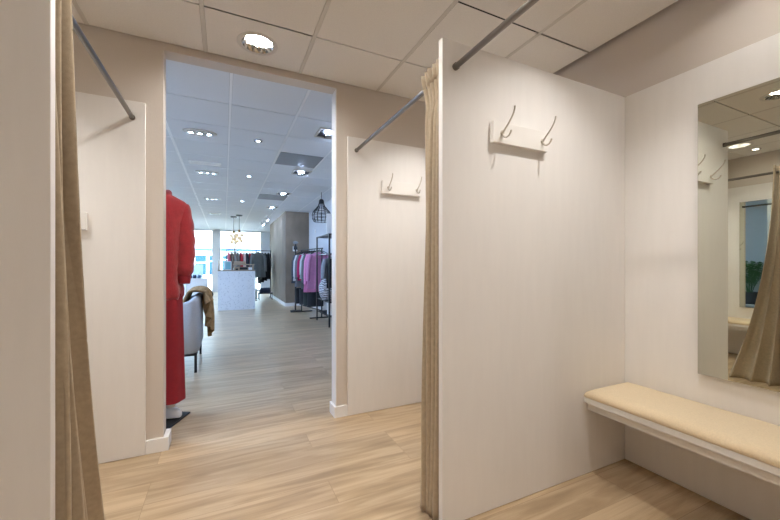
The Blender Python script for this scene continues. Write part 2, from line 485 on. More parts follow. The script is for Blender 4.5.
def left_curtain(u, v):
    z = 0.008+v*(2.08-0.008)
    w = (1-v)
    y = 1.333+u*(0.130+0.335*w**2)
    n = 3.5
    ph = 2*PI*n*u+0.6+0.9*w*sin(3*u+0.5)
    A = (0.036+0.012*w)*(0.85+0.3*sin(7*u+1.1*z))
    x = -0.492+0.035*w+A*sin(ph)+0.008*sin(4*u+2.0*z)
    y += 0.012*cos(ph)
    if v > 0.955: z += 0.010*abs(sin(ph/2))
    return (x, y, z)
curtain('tan curtain gathered behind the free edge of the tall partition', right_curtain, 5)
curtain('tan curtain gathered at the left, flaring towards the floor', left_curtain, 4)

# ------------------------------------------------------------------ hook rails (built for a panel whose face is y = Y0)
def hook_rail(label, x0, x1, Y0, z0, z1, hx):
    t = thing('hook_rail', label, 'coat hooks', ((x0+x1)/2, Y0, z0), 'hook rails on the white panels')
    obj('board', boxo(x0, x1, Y0-0.025, Y0-0.0005, z0, z1, 0.0015, 2), M['board'], t)
    zb = z0+0.49*(z1-z0)
    for x in hx:
        y = Y0-0.025
        b = NB()
        up = [(-0.002, -0.010), (-0.008, 0.000), (-0.024, 0.016), (-0.044, 0.033), (-0.060, 0.050), (-0.072, 0.066), (-0.078, 0.080), (-0.080, 0.093)]
        tube(b, [(x, y+p[0], zb+p[1]) for p in up], [0.0046, 0.0046, 0.0042, 0.0038, 0.0036, 0.0036, 0.0038, 0.0044], 10)
        dn = [(-0.002, 0.002), (-0.006, -0.012), (-0.015, -0.024), (-0.029, -0.030), (-0.044, -0.026), (-0.053, -0.016), (-0.057, -0.006)]
        tube(b, [(x, y+p[0], zb+p[1]) for p in dn], [0.0046, 0.0046, 0.0042, 0.0038, 0.0038, 0.0042, 0.0048], 10)
        h = obj('hook', b, M['hook'], t, 60)
        b = NB(); tube(b, [(x, y-0.0005, zb), (x, y-0.006, zb)], [0.0115, 0.0095], 20)
        tube(b, [(x+0.006, y-0.006, zb), (x+0.006, y-0.008, zb)], 0.0025, 8)
        obj('mounting_plate', b, M['hook'], h, 40)
hook_rail('large white hook rail with two metal hooks on the tall partition', 1.122, 1.474, PY0, 1.717, 1.816, (1.173, 1.432))
hook_rail('small distant white hook rail on the wall panel right of the doorway', 1.122, 1.474, 2.545, 1.712, 1.812, (1.175, 1.432))
hook_rail('low white hook rail beside the left curtain', -1.065, -0.703, 2.545, 1.346, 1.446, (-1.01, -0.765))

# ------------------------------------------------------------------ benches, cushions, mirrors
def bench(label, clabel, sgn, xw, y0, y1):
    xf = xw-sgn*0.370
    t = thing('bench', label, 'bench', ((xw+xf)/2, (y0+y1)/2, 0.40), 'wall benches')
    a, c = sorted((xf, xw-sgn*0.001))
    obj('seat_board', boxo(a, c, y0+0.002, y1-0.002, 0.401, 0.430, 0.002, 1), M['panel'], t)
    a, c = sorted((xf+sgn*0.03, xf+sgn*0.05))
    obj('front_rail', boxo(a, c, y0+0.002, y1-0.002, 0.356, 0.4005), M['panel'], t)
    a, c = sorted((xw-sgn*0.021, xw-sgn*0.001))
    obj('wall_batten', boxo(a, c, y0+0.002, y1-0.002, 0.356, 0.4005), M['panel'], t)
    # cushion
    a, c = sorted((xf-sgn*0.004, xw-sgn*0.006)); Y0, Y1 = y0+0.006, y1-0.006
    b = NB(); nx, ny = 24, 60
    def top(u, v):
        x, y = a+(c-a)*u, Y0+(Y1-Y0)*v
        dx = min(x-a, c-x); dy = min(y-Y0, Y1-y)
        d = min(dx, dy)
        e = min(1, d/0.05)
        edge = math.sqrt(max(0, 1-(1-e)**2))
        crown = 0.010*min(1, dx/0.16)*min(1, dy/0.18)
        return (x, y, 0.4385+0.036*edge+crown+0.0012*noise.noise(Vector((x*9, y*9, 0))))
    us = sorted({0, 1, *[k/nx for k in range(nx+1)], *[q/(c-a) for q in (0.004, 0.01, 0.02, 0.03)], *[1-q/(c-a) for q in (0.004, 0.01, 0.02, 0.03)]})
    vs = sorted({0, 1, *[k/ny for k in range(ny+1)], *[q/(Y1-Y0) for q in (0.004, 0.01, 0.03)], *[1-q/(Y1-Y0) for q in (0.004, 0.01, 0.03)]})
    g = [[b.verts.new(top(u, v)) for v in vs] for u in us]
    for i in range(len(us)-1):
        for j in range(len(vs)-1): b.faces.new((g[i][j], g[i+1][j], g[i+1][j+1], g[i][j+1]))
    rim = [g[i][0] for i in range(len(us))]+[g[-1][j] for j in range(1, len(vs))]+[g[i][-1] for i in range(len(us)-2, -1, -1)]+[g[0][j] for j in range(len(vs)-2, 0, -1)]
    mxx, mxy = (a+c)/2, (Y0+Y1)/2
    lo = [b.verts.new((v.co.x+(0.004 if v.co.x < mxx else -0.004), v.co.y+(0.004 if v.co.y < mxy else -0.004), 0.4305)) for v in rim]
    n = len(rim)
    for k in range(n): b.faces.new((rim[k], rim[(k+1) % n], lo[(k+1) % n], lo[k]))
    b.faces.new(lo)
    tag(obj('bench_cushion', b, M['cushion'], None, 60), clabel, 'cushion', 'bench cushions')
bench('white wall bench below the large mirror', 'sand coloured seat cushion on the bench below the large mirror', 1, XB, QY1, PY0)
bench('white wall bench in the cubicle behind the tall partition', 'sand coloured seat cushion hidden behind the tall partition', 1, XB, PY1, 2.545)
bench('white wall bench in the opposite cubicle, seen in the large mirror', 'sand coloured seat cushion on the opposite bench, seen in the large mirror', -1, XL, PY1, 2.545)
bench('white wall bench in the near left cubicle', 'sand coloured seat cushion in the near left cubicle', -1, XL, QY1, PY0)

def wall_mirror(label, sgn, xw, y0, y1):
    t = thing('wall_mirror', label, 'mirror', (xw, (y0+y1)/2, 0.61), 'frameless wall mirrors')
    a, c = sorted((xw-sgn*0.0005, xw-sgn*0.021))
    obj('backing', boxo(a, c, y0+0.004, y1-0.004, 0.616, 1.936), M['mirback'], t)
    a, c = sorted((xw-sgn*0.021, xw-sgn*0.026))
    obj('glass', boxo(a, c, y0, y1, 0.612, 1.940, 0.0008, 1), M['mirror'], t)
wall_mirror('large frameless mirror on the wall above the bench', 1, XB, 0.425, 0.922)
wall_mirror('frameless mirror with a plant reflected in it, seen inside the large mirror', -1, XL, 1.68, 2.146)
wall_mirror('frameless mirror in the cubicle behind the tall partition', 1, XB, 1.68, 2.146)

# ------------------------------------------------------------------ shop: ceiling fittings
def oval_light(x, y):
    t = thing('triple_spot', '', 'ceiling light', (x, y, SCEIL), 'oval three-lamp ceiling lights in the shop')
    b = NB(); n = 40
    for z, k in ((0, 1.0), (-0.012, 0.98)): pass
    ring = [[(x+0.17*k*cos(2*PI*i/n), y+0.095*k*sin(2*PI*i/n), SCEIL+z) for i in range(n)] for k, z in ((1, -0.0005), (0.97, -0.012))]
    A = [[b.verts.new(p) for p in r] for r in ring]
    for i in range(n): b.faces.new((A[0][i], A[0][(i+1) % n], A[1][(i+1) % n], A[1][i]))
    b.faces.new(A[1]); b.faces.new(A[0][::-1])
    obj('housing', b, M['flange'], t)
    for k in (-1, 0, 1):
        cx = x+k*0.09
        h = obj('lamp_ring', lathe(NB(), [(0.040, -0.0125), (0.040, -0.020), (0.022, -0.022), (0.019, -0.0125)], 20, (cx, y, SCEIL), cap=False), M['chrome'], t, 40)
        obj('lamp', lathe(NB(), [(0.0185, -0.0126), (0.0185, -0.0165)], 16, (cx, y, SCEIL)), M['cool'], h)
    return t
p = oval_light(-0.243, 4.42)
p['label'] = 'nearest of the oval three-lamp lights on the shop ceiling'
for y, lab in ((6.28, 'second oval three-lamp light, just past the air vent'), (8.76, 'third oval three-lamp light from the doorway'), (11.29, 'farthest oval three-lamp light on the shop ceiling')):
    dup(p, (-0.243, y, SCEIL), label=lab)
fill = None  # unseen ceiling panels, added to light the shop from the left
for y in (3.84, 6.24, 8.64, 11.04, 13.44):
    if fill is None:
        fill = thing('fill_panel', 'added square light panel brightening the shop from the left, hidden by the door wall', 'ceiling light', (-2.35, y, SCEIL), 'added light panels over the left of the shop')
        b = NB()
        for a in ((-2.637, -2.617, y-0.287, y+0.287), (-2.083, -2.063, y-0.287, y+0.287), (-2.617, -2.083, y-0.287, y-0.267), (-2.617, -2.083, y+0.267, y+0.287)): box(b, *a, SCEIL-0.01, SCEIL-0.0005)
        obj('frame', b, M['trim'], fill)
        obj('diffuser', boxo(-2.616, -2.084, y-0.266, y+0.266, SCEIL-0.006, SCEIL-0.001), M['fillpanel'], fill)
    else:
        dup(fill, (-2.35, y, SCEIL))

def small_spot(x, y, lab):
    t = thing('spot_lamp', lab, 'ceiling light', (x, y, SCEIL), 'small round spots in a row on the shop ceiling')
    obj('flange', lathe(NB(), [(0.019, -0.004), (0.022, -0.010), (0.050, -0.008), (0.052, -0.0005)], 24, (x, y, SCEIL), cap=False), M['chrome'], t, 40)
    obj('lamp', lathe(NB(), [(0.0185, -0.0035), (0.0185, -0.0065)], 20, (x, y, SCEIL)), M['cool'], t)
    return t
p = small_spot(0.362, 4.43, 'nearest small round spot on the shop ceiling')
dup(p, (0.37, 6.27, SCEIL), label='second small round spot on the shop ceiling')
dup(p, (0.37, 8.80, SCEIL), label='third small round spot, over the way to the counter')

def gimbal(x, y, lab):
    t = thing('gimbal_light', lab, 'ceiling light', (x, y, SCEIL), 'square swivelling lights along the right of the shop')
    b = NB(); w = 0.138; z = SCEIL-0.0005
    for a in ((x-w, x-w+0.022, y-w, y+w), (x+w-0.022, x+w, y-w, y+w), (x-w+0.022, x+w-0.022, y-w, y-w+0.022), (x-w+0.022, x+w-0.022, y+w-0.022, y+w)):
        box(b, *a, z-0.014, z)
    obj('frame', b, M['flange'], t)
    obj('tray', boxo(x-w+0.022, x+w-0.022, y-w+0.022, y+w-0.022, z-0.006, z), M['black'], t)
    R = Matrix.Translation((x, y, z-0.036)) @ Matrix.Rotation(math.radians(22), 4, 'X') @ Matrix.Rotation(math.radians(-12), 4, 'Y')
    b = lathe(NB(), [(0.052, 0.022), (0.066, -0.018), (0.058, -0.020), (0.050, -0.008)], 28, cap=False); bmesh.ops.transform(b, matrix=R, verts=b.verts)
    h = obj('lamp_head', b, M['chrome'], t, 40)
    b = lathe(NB(), [(0.052, -0.011), (0.052, -0.014)], 24); bmesh.ops.transform(b, matrix=R, verts=b.verts)
    obj('lamp', b, M['coolbig'], h)
    return t
p = gimbal(1.065, 3.85, 'nearest square swivelling light, cut by the right jamb')
for y, lab in ((5.65, 'second square swivelling light, beyond the grey ceiling grille'), (7.50, 'third square swivelling light from the doorway'), (9.40, 'farthest square swivelling light, before the taupe wall')):
    dup(p, (1.108, y, SCEIL), label=lab)

def grille(x0, y0, lab):
    o = obj('ceiling_grille', boxo(x0+0.016, x0+0.584, y0+0.005, y0+0.595, SCEIL-0.004, SCEIL-0.0005), M['grille'])
    tag(o, lab, 'air grille', 'grey ceiling grilles')
grille(0.65, 4.74, 'nearer grey square grille on the shop ceiling')
grille(0.65, 7.74, 'farther grey square grille on the shop ceiling')
t = thing('air_vent', 'long slotted air vent between two oval ceiling lights', 'air vent', (-0.25, 5.74, SCEIL))
b = NB()
for a in ((-0.46, -0.435, 5.66, 5.82), (-0.065, -0.04, 5.66, 5.82), (-0.435, -0.065, 5.66, 5.69), (-0.435, -0.065, 5.79, 5.82)):
    box(b, *a, SCEIL-0.012, SCEIL-0.0005)
obj('frame', b, M['trim'], t)
b = NB()
for k in range(4): box(b, -0.434, -0.066, 5.692+k*0.0245, 5.710+k*0.0245, SCEIL-0.008, SCEIL-0.002)
obj('louvre', b, M['trim'], t)
# two small white spots on stems by the taupe wall
def stem_spot(x, y, lab):
    t = thing('track_spot', lab, 'ceiling light', (x, y, SCEIL), 'white stem spots by the taupe wall')
    obj('mount', lathe(NB(), [(0.045, -0.02), (0.045, -0.0005)], 20, (x, y, SCEIL)), M['trim'], t, 40)
    obj('stem', tube(NB(), [(x, y, SCEIL-0.02), (x, y, SCEIL-0.07)], 0.008, 8), M['trim'], t, 40)
    R = Matrix.Translation((x, y, SCEIL-0.11)) @ Matrix.Rotation(math.radians(-40), 4, 'Y')
    b = lathe(NB(), [(0.05, -0.06), (0.05, 0.04), (0.03, 0.06)], 20); bmesh.ops.transform(b, matrix=R, verts=b.verts)
    h = obj('lamp_head', b, M['trim'], t, 40)
    b = lathe(NB(), [(0.042, -0.0635), (0.042, -0.0605)], 20); bmesh.ops.transform(b, matrix=R, verts=b.verts)
    obj('lamp', b, M['coolbig'], h)
    return t
p = stem_spot(1.13, 11.0, 'white stem spot, nearer of the two aimed at the taupe wall')
dup(p, (1.13, 12.3, SCEIL), label='white stem spot, farther of the two aimed at the taupe wall')

# gold glass pendants over the counter
def pendant(x, y, ztop, lab):
    t = thing('pendant_lamp', lab, 'pendant lamp', (x, y, SCEIL), 'glass cluster pendants over the counter')
    obj('ceiling_rose', lathe(NB(), [(0.03, -0.04), (0.085, -0.03), (0.09, -0.0005)], 24, (x, y, SCEIL)), M['black'], t, 40)
    obj('cord', tube(NB(), [(x, y, SCEIL-0.04), (x, y, ztop)], 0.007, 8), M['black'], t, 40)
    obj('socket', lathe(NB(), [(0.035, -0.06), (0.03, 0.0), (0.01, 0.02)], 16, (x, y, ztop)), M['brass'], t, 40)
    for k in range(6):
        a = 2*PI*k/6+0.3; rr = 0.075; zz = ztop-0.15-0.09*(k % 3)
        b = NB(); bmesh.ops.create_uvsphere(b, u_segments=16, v_segments=10, radius=0.056, matrix=Matrix.Translation((x+rr*cos(a), y+rr*sin(a), zz)))
        g = obj('globe', b, M['gold'], t, 60)
        obj('arm', tube(NB(), [(x, y, ztop-0.04), (x+rr*0.9*cos(a), y+rr*0.9*sin(a), zz+0.03)], 0.005, 6), M['brass'], g, 40)
pendant(0.40, 11.33, 2.17, 'nearer gold glass cluster pendant over the counter')
pendant(0.26, 11.75, 2.17, 'farther gold glass cluster pendant over the counter')

# black wire pendant at the right
wx, wy = 1.785, 7.05
t = thing('wire_pendant', 'black wire cage pendant above the black shelf unit', 'pendant lamp', (wx, wy, SCEIL))
obj('cord', tube(NB(), [(wx, wy, SCEIL), (wx, wy, 2.465)], 0.005, 8), M['black'], t, 40)
obj('cap', lathe(NB(), [(0.055, -0.01), (0.05, 0.05), (0.03, 0.075), (0.008, 0.085)], 20, (wx, wy, 2.40)), M['black'], t, 40)
prof = [(0.05, 2.40), (0.065, 2.34), (0.115, 2.28), (0.168, 2.22), (0.19, 2.15), (0.182, 2.08), (0.15, 2.02)]
b = NB()
for k in range(14):
    a = 2*PI*k/14
    tube(b, [(wx+r*cos(a), wy+r*sin(a), z) for r, z in prof], 0.0055, 6)
for r, z in ((0.19, 2.15), (0.182, 2.08), (0.15, 2.02), (0.168, 2.22), (0.115, 2.28)):
    tube(b, [(wx+r*cos(2*PI*k/28), wy+r*sin(2*PI*k/28), z) for k in range(29)], 0.0055, 6)
obj('wire_cage', b, M['black'], t)
b = NB(); bmesh.ops.create_uvsphere(b, u_segments=16, v_segments=10, radius=0.045, matrix=Matrix.Translation((wx, wy, 2.26)))
obj('bulb', b, M['trim'], t, 60)

# ------------------------------------------------------------------ mannequin in red
mx, my = -0.468, 3.03
t = thing('mannequin', 'mannequin in red fleece jacket and red trousers, cut by the left jamb', 'mannequin', (mx, my, 0))
b = NB(); box(b, -0.175, 0.175, -0.175, 0.175, 0.001, 0.013, 0.002, 1)
bmesh.ops.transform(b, matrix=Matrix.Translation((mx, my, 0)) @ Matrix.Rotation(math.radians(-24), 4, 'Z'), verts=b.verts)
obj('base_plate', b, M['black'], t)
b = loft(NB(), [(mx, my, 0.95, .15, .10, 0, 1, 0), (mx, my, 1.15, .125, .09, 0, 1, 0), (mx, my, 1.4, .15, .11, 0, 1, 0), (mx, my, 1.58, .17, .085, 0, 1, 0), (mx, my, 1.65, .09, .06, 0, 1, 0), (mx, my, 1.70, .05, .055, 0, 1, 0), (mx, my, 1.72, .048, .052, 0, 1, 0), (mx, my, 1.73, .03, .03, 0, 1, 0)], 24)
for s in (-1, 1):
    fx = mx+s*0.105
    tube(b, [(mx+s*0.085, my, 0.98), (mx+s*0.09, my, 0.55), (fx, my+0.02, 0.10)], [0.085, 0.055, 0.036], 14)
obj('body', b, M['skin'], t, 60)
# jacket: body, collar and hood roll, sleeves
b = loft(NB(), [(mx, my-0.01, 0.895, .176, .135, .05, 9, 0), (mx, my-0.01, 0.92, .188, .145, .06, 9, .5), (mx, my-0.01, 0.97, .190, .146, .05, 9, .9), (mx, my-0.01, 1.04, .180, .138, .03, 8, 1.3), (mx, my, 1.12, .188, .142, .03, 8, 1.6), (mx, my, 1.22, .192, .142, .025, 7, 1.8), (mx, my, 1.36, .195, .142, .02, 7, 2),
               (mx, my, 1.48, .205, .138, .02, 6, 2.2), (mx, my, 1.56, .222, .120, .012, 6, 2.4), (mx, my, 1.595, .222, .108, .01, 6, 2.4), (mx, my, 1.617, .200, .100, .01, 6, 2.4), (mx, my, 1.645, .150, .095, .01, 6, 2.4), (mx, my, 1.668, .105, .09, .01, 6, 2.4), (mx, my, 1.69, .085, .08, .01, 6, 2.6)], 72)
jk = obj('jacket', b, M['red'], t, 80)
b = NB()
tube(b, [(mx+0.094*cos(a), my+0.088*sin(a), 1.672+0.010*sin(3*a)) for a in [2*PI*k/30 for k in range(31)]], 0.026, 10)
obj('collar', b, M['red'], jk, 80)
for s in (-1, 1):
    pts, rr = [], []
    for k in range(25):
        v = k/24
        z = 1.585-0.53*v
        pts.append((mx+s*(0.176+0.032*sin(PI*min(1, v*0.8))**0.7), my+0.01-0.045*v, z))
        rr.append((0.054+0.010*sin(PI*v)+0.0025*sin(30*v))*(1 if v < .93 else 1-(v-.93)*5))
    sl = obj('sleeve', tube(NB(), pts, rr, 20), M['red'], jk, 80)
    q = Vector(pts[-1])
    obj('cuff', tube(NB(), [q+Vector((0, 0, 0.015)), q+Vector((0, 0, -0.02)), q+Vector((0, -0.004, -0.045))], [0.048, 0.044, 0.040], 18), M['reddark'], sl, 60)
# tied waist gathers below the jacket, then wide trousers
b = NB()
for s in (-1, 1):
    R = []
    for k in range(22):
        v = k/21
        z = 1.0-0.845*v
        R.append((mx+s*(0.088+0.012*v), my-0.01+0.005*v, z, 0.094+0.008*v, 0.100+0.012*v, 0.045, 6, 0.7+0.9*v))
    loft(b, R, 48)
tr = obj('trousers', b, M['reddark'], t, 80)
for s in (-1, 1):
    fx, fy = (mx+0.018, my+0.07) if s > 0 else (mx-0.062, my-0.11)
    a = math.radians(66)
    prof = [(-0.085, .032, .115), (-0.06, .038, .122), (-0.02, .041, .122), (0.03, .044, .112), (0.08, .048, .090), (0.12, .046, .074), (0.15, .038, .062), (0.168, .022, .046)]
    b = NB(); R = []
    for (l, w, hh) in prof:
        R.append([b.verts.new((w*cos(q)*(0.92 if sin(q) > 0 else 1.05), -l, 0.014+0.026*(1 if False else 1)+(hh-0.026)*max(0, sin(q))**0.8-(0.0255 if sin(q) < 0 else 0.0)*abs(sin(q))**0.5)) for q in [2*PI*k/20 for k in range(20)]])
    for A, B in zip(R, R[1:]):
        for k in range(20): b.faces.new((A[k], A[(k+1) % 20], B[(k+1) % 20], B[k]))
    b.faces.new(R[0][::-1]); b.faces.new(R[-1])
    T = Matrix.Translation((fx, fy, 0)) @ Matrix.Rotation(a, 4, 'Z')
    bmesh.ops.transform(b, matrix=T, verts=b.verts)
    sh = obj('sneaker', b, M['shoe'], t, 60)
    b = NB()
    for k in range(3): tube(b, [(-0.024, -0.035-k*0.022, 0.122-k*0.013), (0, -0.040-k*0.022, 0.131-k*0.014), (0.024, -0.035-k*0.022, 0.122-k*0.013)], 0.004, 6)
    bmesh.ops.transform(b, matrix=T, verts=b.verts)
    obj('laces', b, M['navy'], sh, 40)

# ------------------------------------------------------------------ armchair and blanket
ax0, ax1, ay0, ay1 = -1.00, -0.243, 4.235, 5.16
t = thing('armchair', 'grey upholstered armchair with black legs beside the red mannequin', 'armchair', ((ax0+ax1)/2, (ay0+ay1)/2, 0))
path = []
rc = 0.10
def corner(cx, cy, a0):
    return [(cx+rc*cos(a0+PI/2*k/6), cy+rc*sin(a0+PI/2*k/6)) for k in range(7)]
path = [(ax0+0.02*k, ay0) for k in range(0, 33, 4)]
path += corner(ax1-rc, ay0+rc, -PI/2)+[(ax1, ay0+rc+(ay1-ay0-2*rc)*k/8) for k in range(1, 8)]+corner(ax1-rc, ay1-rc, 0)
path += [(ax0+0.02*k, ay1) for k in range(32, -1, -4)]
b = NB(); R = []
for i, (x, y) in enumerate(path):
    pa = Vector(path[max(0, i-1)]); pb = Vector(path[min(len(path)-1, i+1)])
    tt = (pb-pa).normalized(); nrm = Vector((-tt.y, tt.x))
    f = max(0, min(1, (x-ax0)/(ax1-ax0))); top = 0.60+0.20*f**1.4
    lean = 0.03*(f**3)
    TH = 0.085
    sec = [(0.02, 0.205), (0.0, 0.225), (-0.0, 0.45), (0.004, top-0.03), (0.018, top-0.008), (TH/2, top), (TH-0.018, top-0.008), (TH-0.004, top-0.03), (TH, 0.45), (TH, 0.225), (TH-0.02, 0.205)]
    R.append([b.verts.new((x+nrm.x*o_, y+nrm.y*o_, z_)) for o_, z_ in sec])
for A, B in zip(R, R[1:]):
    n = len(A)
    for k in range(n): b.faces.new((A[k], A[(k+1) % n], B[(k+1) % n], B[k]))
b.faces.new(R[0][::-1]); b.faces.new(R[-1])
obj('shell', b, M['grey'], t, 60)
obj('seat_cushion', boxo(ax0+0.01, ax1-0.09, ay0+0.09, ay1-0.09, 0.27, 0.44, 0.04, 4), M['grey'], t, 60)
obj('seat_base', boxo(ax0+0.02, ax1-0.09, ay0+0.09, ay1-0.09, 0.21, 0.268), M['grey'], t)
b = NB()
for a in ((ax0+0.03, ax1-0.02, ay0+0.02, ay0+0.045), (ax0+0.03, ax1-0.02, ay1-0.045, ay1-0.02), (ax1-0.045, ax1-0.02, ay0+0.045, ay1-0.045), (ax0+0.03, ax0+0.055, ay0+0.045, ay1-0.045)):
    box(b, *a, 0.182, 0.204)
obj('leg_frame', b, M['black'], t)
for x in (ax0+0.03, ax1-0.045):
    for y in (ay0+0.02, ay1-0.045):
        obj('leg', boxo(x, x+0.025, y, y+0.025, 0.001, 0.1815), M['black'], t)
def blanket(u, v):
    # u along the chair back, v from the seat side over the top and down outside
    y = 4.44+0.66*u
    bx = ax1-0.0425
    w = 0.022*sin(22*u+3*v)+0.018*sin(37*u-5*v)
    if v < 0.30:
        q = v/0.30; x = bx-0.09-0.10*(1-q)-0.03*(1-q); z = 0.50+0.30*q
    elif v < 0.50:
        q = (v-0.30)/0.20; a = PI*(1-q); x = bx+0.09*cos(a); z = 0.80+0.045*sin(a)
    else:
        q = (v-0.50)/0.50; x = bx+0.09+0.03*q; z = 0.80-(0.10+0.50*max(0, (u-0.30)/0.70)**0.6)*q
        y += 0.05*q*u
    x += (w+0.02*sin(9*u))*(1 if v > .45 else 0.5); z += 0.5*w+0.02
    if v > 0.5: x = max(x, ax1+0.016)
    return (x, y, z)
o = obj('blanket', sheet(NB(), blanket, 60, 50), M['knit'], None, 180); thicken(o, 0.014)
tag(o, 'brown knitted blanket draped over the back of the grey armchair', 'blanket')

# ------------------------------------------------------------------ counter
cx0, cx1, cy0, cy1 = -0.144, 0.722, 9.70, 10.35
t = thing('counter', 'white speckled sales counter in the middle of the shop', 'counter', ((cx0+cx1)/2, (cy0+cy1)/2, 0))
obj('front_panel', boxo(cx0, cx1, cy0, cy0+0.03, 0.002, 0.985), M['terrazzo'], t)
for x in (cx0, cx1-0.03): obj('side_panel', boxo(x, x+0.03, cy0+0.0305, cy1, 0.002, 0.985), M['woodtop'] if x > 0 else M['terrazzo'], t)
obj('worktop', boxo(cx0-0.005, cx1+0.005, cy0-0.005, cy1+0.01, 0.9855, 1.012, 0.002, 1), M['woodtop'], t)
b = NB(); prism(b, [(cy0+0.02, 1.0125), (cy1-0.02, 1.0125), (cy1-0.02, 1.25), (cy1-0.12, 1.25)], 'x', cx0+0.002, cx0+0.022)
obj('side_cheek', b, M['woodtop'], t)
t = thing('counter_sign', 'pale blue card in a white frame on the counter', 'sign', (0.08, 9.80, 1.0125))
b = NB(); box(b, 0.0, 0.165, 9.775, 9.787, 1.0125, 1.235, 0.002, 1); obj('frame', b, M['trim'], t)
obj('card', boxo(0.018, 0.147, 9.7715, 9.7745, 1.032, 1.217), M['sign'], t)
obj('foot', boxo(0.05, 0.115, 9.7875, 9.84, 1.0125, 1.018), M['trim'], t)
t = thing('cash_register', 'beige cash register with printer slot on the counter', 'cash register', (0.47, 9.95, 1.0125))
obj('base', boxo(0.23, 0.70, 9.86, 10.20, 1.0125, 1.09, 0.006, 2), M['card'], t)
obj('shelf_board', boxo(0.21, 0.715, 9.84, 10.22, 1.135, 1.165, 0.003, 1), M['card'], t)
for x in (0.225, 0.68): obj('support', boxo(x, x+0.022, 9.86, 10.18, 1.0905, 1.1345), M['card'], t)
obj('slot', boxo(0.36, 0.55, 9.852, 9.8595, 1.02, 1.08), M['black'], t)
o = obj('carton', boxo(0.23, 0.50, 9.86, 10.06, 1.1655, 1.235, 0.003, 1), M['card']); tag(o, 'flat beige carton lying on top of the cash register', 'box')
o = obj('white_box', boxo(0.57, 0.655, 9.80, 9.8495, 1.0125, 1.075, 0.003, 1), M['trim']); tag(o, 'small white box in front of the cash register', 'box')
o = obj('payment_terminal', boxo(0.26, 0.32, 9.765, 9.845, 1.0125, 1.05, 0.006, 2), M['black']); tag(o, 'small dark payment terminal on the counter edge', 'payment terminal')

# ------------------------------------------------------------------ garments
def garment_mesh(w, top, bot, sleeve, seed, flare=1.1):
    """garment hanging in the local XZ plane, rail above the origin: shoulders at z=top"""
    r = random.Random(seed); b = NB(); R = []
    n = 14
    for k in range(n+1):
        v = k/n; z = top+(bot-top)*v
        sh = min(1, v*7)
        hw = w*(0.18+0.82*math.sqrt(sh)) * (0.92+0.08*flare*v+(flare-1)*v)
        R.append((0, 0, z, hw*0.5, 0.035+0.012*v, 0.16*v+0.05, 8, seed+1.5*v))
    loft(b, R, 40)
    if sleeve:
        for s in (-1, 1):
            P = [(s*w*0.43, 0, top-0.055), (s*w*0.53, -0.008, top-0.20), (s*w*0.57, -0.016, top-0.20-0.5*(sleeve-0.2)), (s*w*0.585, -0.02, top-sleeve)]
            tube(b, P, [0.042, 0.05, 0.044, 0.036], 12)
    return b
def trousers_mesh(w, top, bot, seed):
    b = NB()
    for s in (-1, 1):
        loft(b, [(s*w*0.25, 0, top+(bot-top)*k/8, w*0.26, 0.035, 0.05, 5, seed+k*.2) for k in range(9)], 24)
    return b
HANG = {}
def hanger(loc, rot, label, group):
    if 'p' not in HANG:
        b = NB()
        tube(b, [(-0.19, 0, -0.095), (-0.10, 0, -0.05), (0, 0, -0.025), (0.10, 0, -0.05), (0.19, 0, -0.095)], 0.008, 8)
        tube(b, [(0, 0, -0.03), (0, 0, 0.012), (0.010, 0, 0.026), (0.022, 0, 0.020), (0.024, 0, 0.006)], 0.004, 6)
        o = obj('clothes_hanger', b, M['black'], None, 50)
        HANG['p'] = o
    else:
        o = HANG['p'].copy(); COL.objects.link(o)
    o.location = loc; o.rotation_euler = (0, 0, rot)
    return tag(o, label, 'clothes hanger', group)
def garment(name, label, cat, bm, rgb, loc, rot, group):
    o = obj(name, bm, cloth('cloth_%02x%02x%02x' % rgb, rgb), None, 70)
    o.location = loc; o.rotation_euler = (0, 0, rot)
    if rot > 1.4: o.scale = (1, 0.72, 1)
    return tag(o, label, cat, group)

RZ = 1.50
def rx(y): return 1.72+(8.55-y)*0.168
t = thing('clothes_rack', 'black clothes rack with pink garments along the right wall', 'clothes rack', (rx(8.1), 8.1, 0))
for y in (7.48, 8.66):
    obj('post', tube(NB(), [(rx(y), y, 0.026), (rx(y), y, RZ)], 0.014, 10), M['black'], t, 40)
    obj('foot', boxo(rx(y)-0.26, min(XR-0.02, rx(y)+0.26), y-0.02, y+0.02, 0.001, 0.025, 0.003, 1), M['black'], t)
obj('rail', tube(NB(), [(rx(7.44), 7.44, RZ), (rx(8.70), 8.70, RZ)], 0.014, 10), M['black'], t, 40)
obj('lower_rail', tube(NB(), [(rx(7.50), 7.50, 0.16), (rx(8.64), 8.64, 0.16)], 0.012, 10), M['black'], t, 40)
row = [(8.54, 'jacket', 'dark grey jacket at the far end of the pink rack', (70, 74, 82), 0.44, 0.78, 0.62),
       (8.42, 'blouse', 'white blouse near the far end of the pink rack', (206, 208, 212), 0.44, 0.72, 0.55),
       (8.29, 'jacket', 'mid grey jacket behind the magenta top', (112, 116, 122), 0.46, 0.85, 0.6),
       (8.16, 'blouse', 'magenta patterned top on the pink rack', (176, 30, 92), 0.45, 0.70, 0.55),
       (8.02, 'blouse', 'pale grey blouse beside the magenta top', (188, 192, 198), 0.44, 0.66, 0.5),
       (7.88, 'jacket', 'grey green jacket next to the pink shirts', (92, 104, 104), 0.46, 0.88, 0.66),
       (7.74, 'shirt', 'bright pink long sleeved shirt, left one of the two', (218, 142, 186), 0.46, 0.94, 0.70),
       (7.60, 'shirt', 'lilac pink shirt behind the black shelf posts', (208, 142, 184), 0.46, 0.86, 0.62)]
G = 'garments on the pink rack'
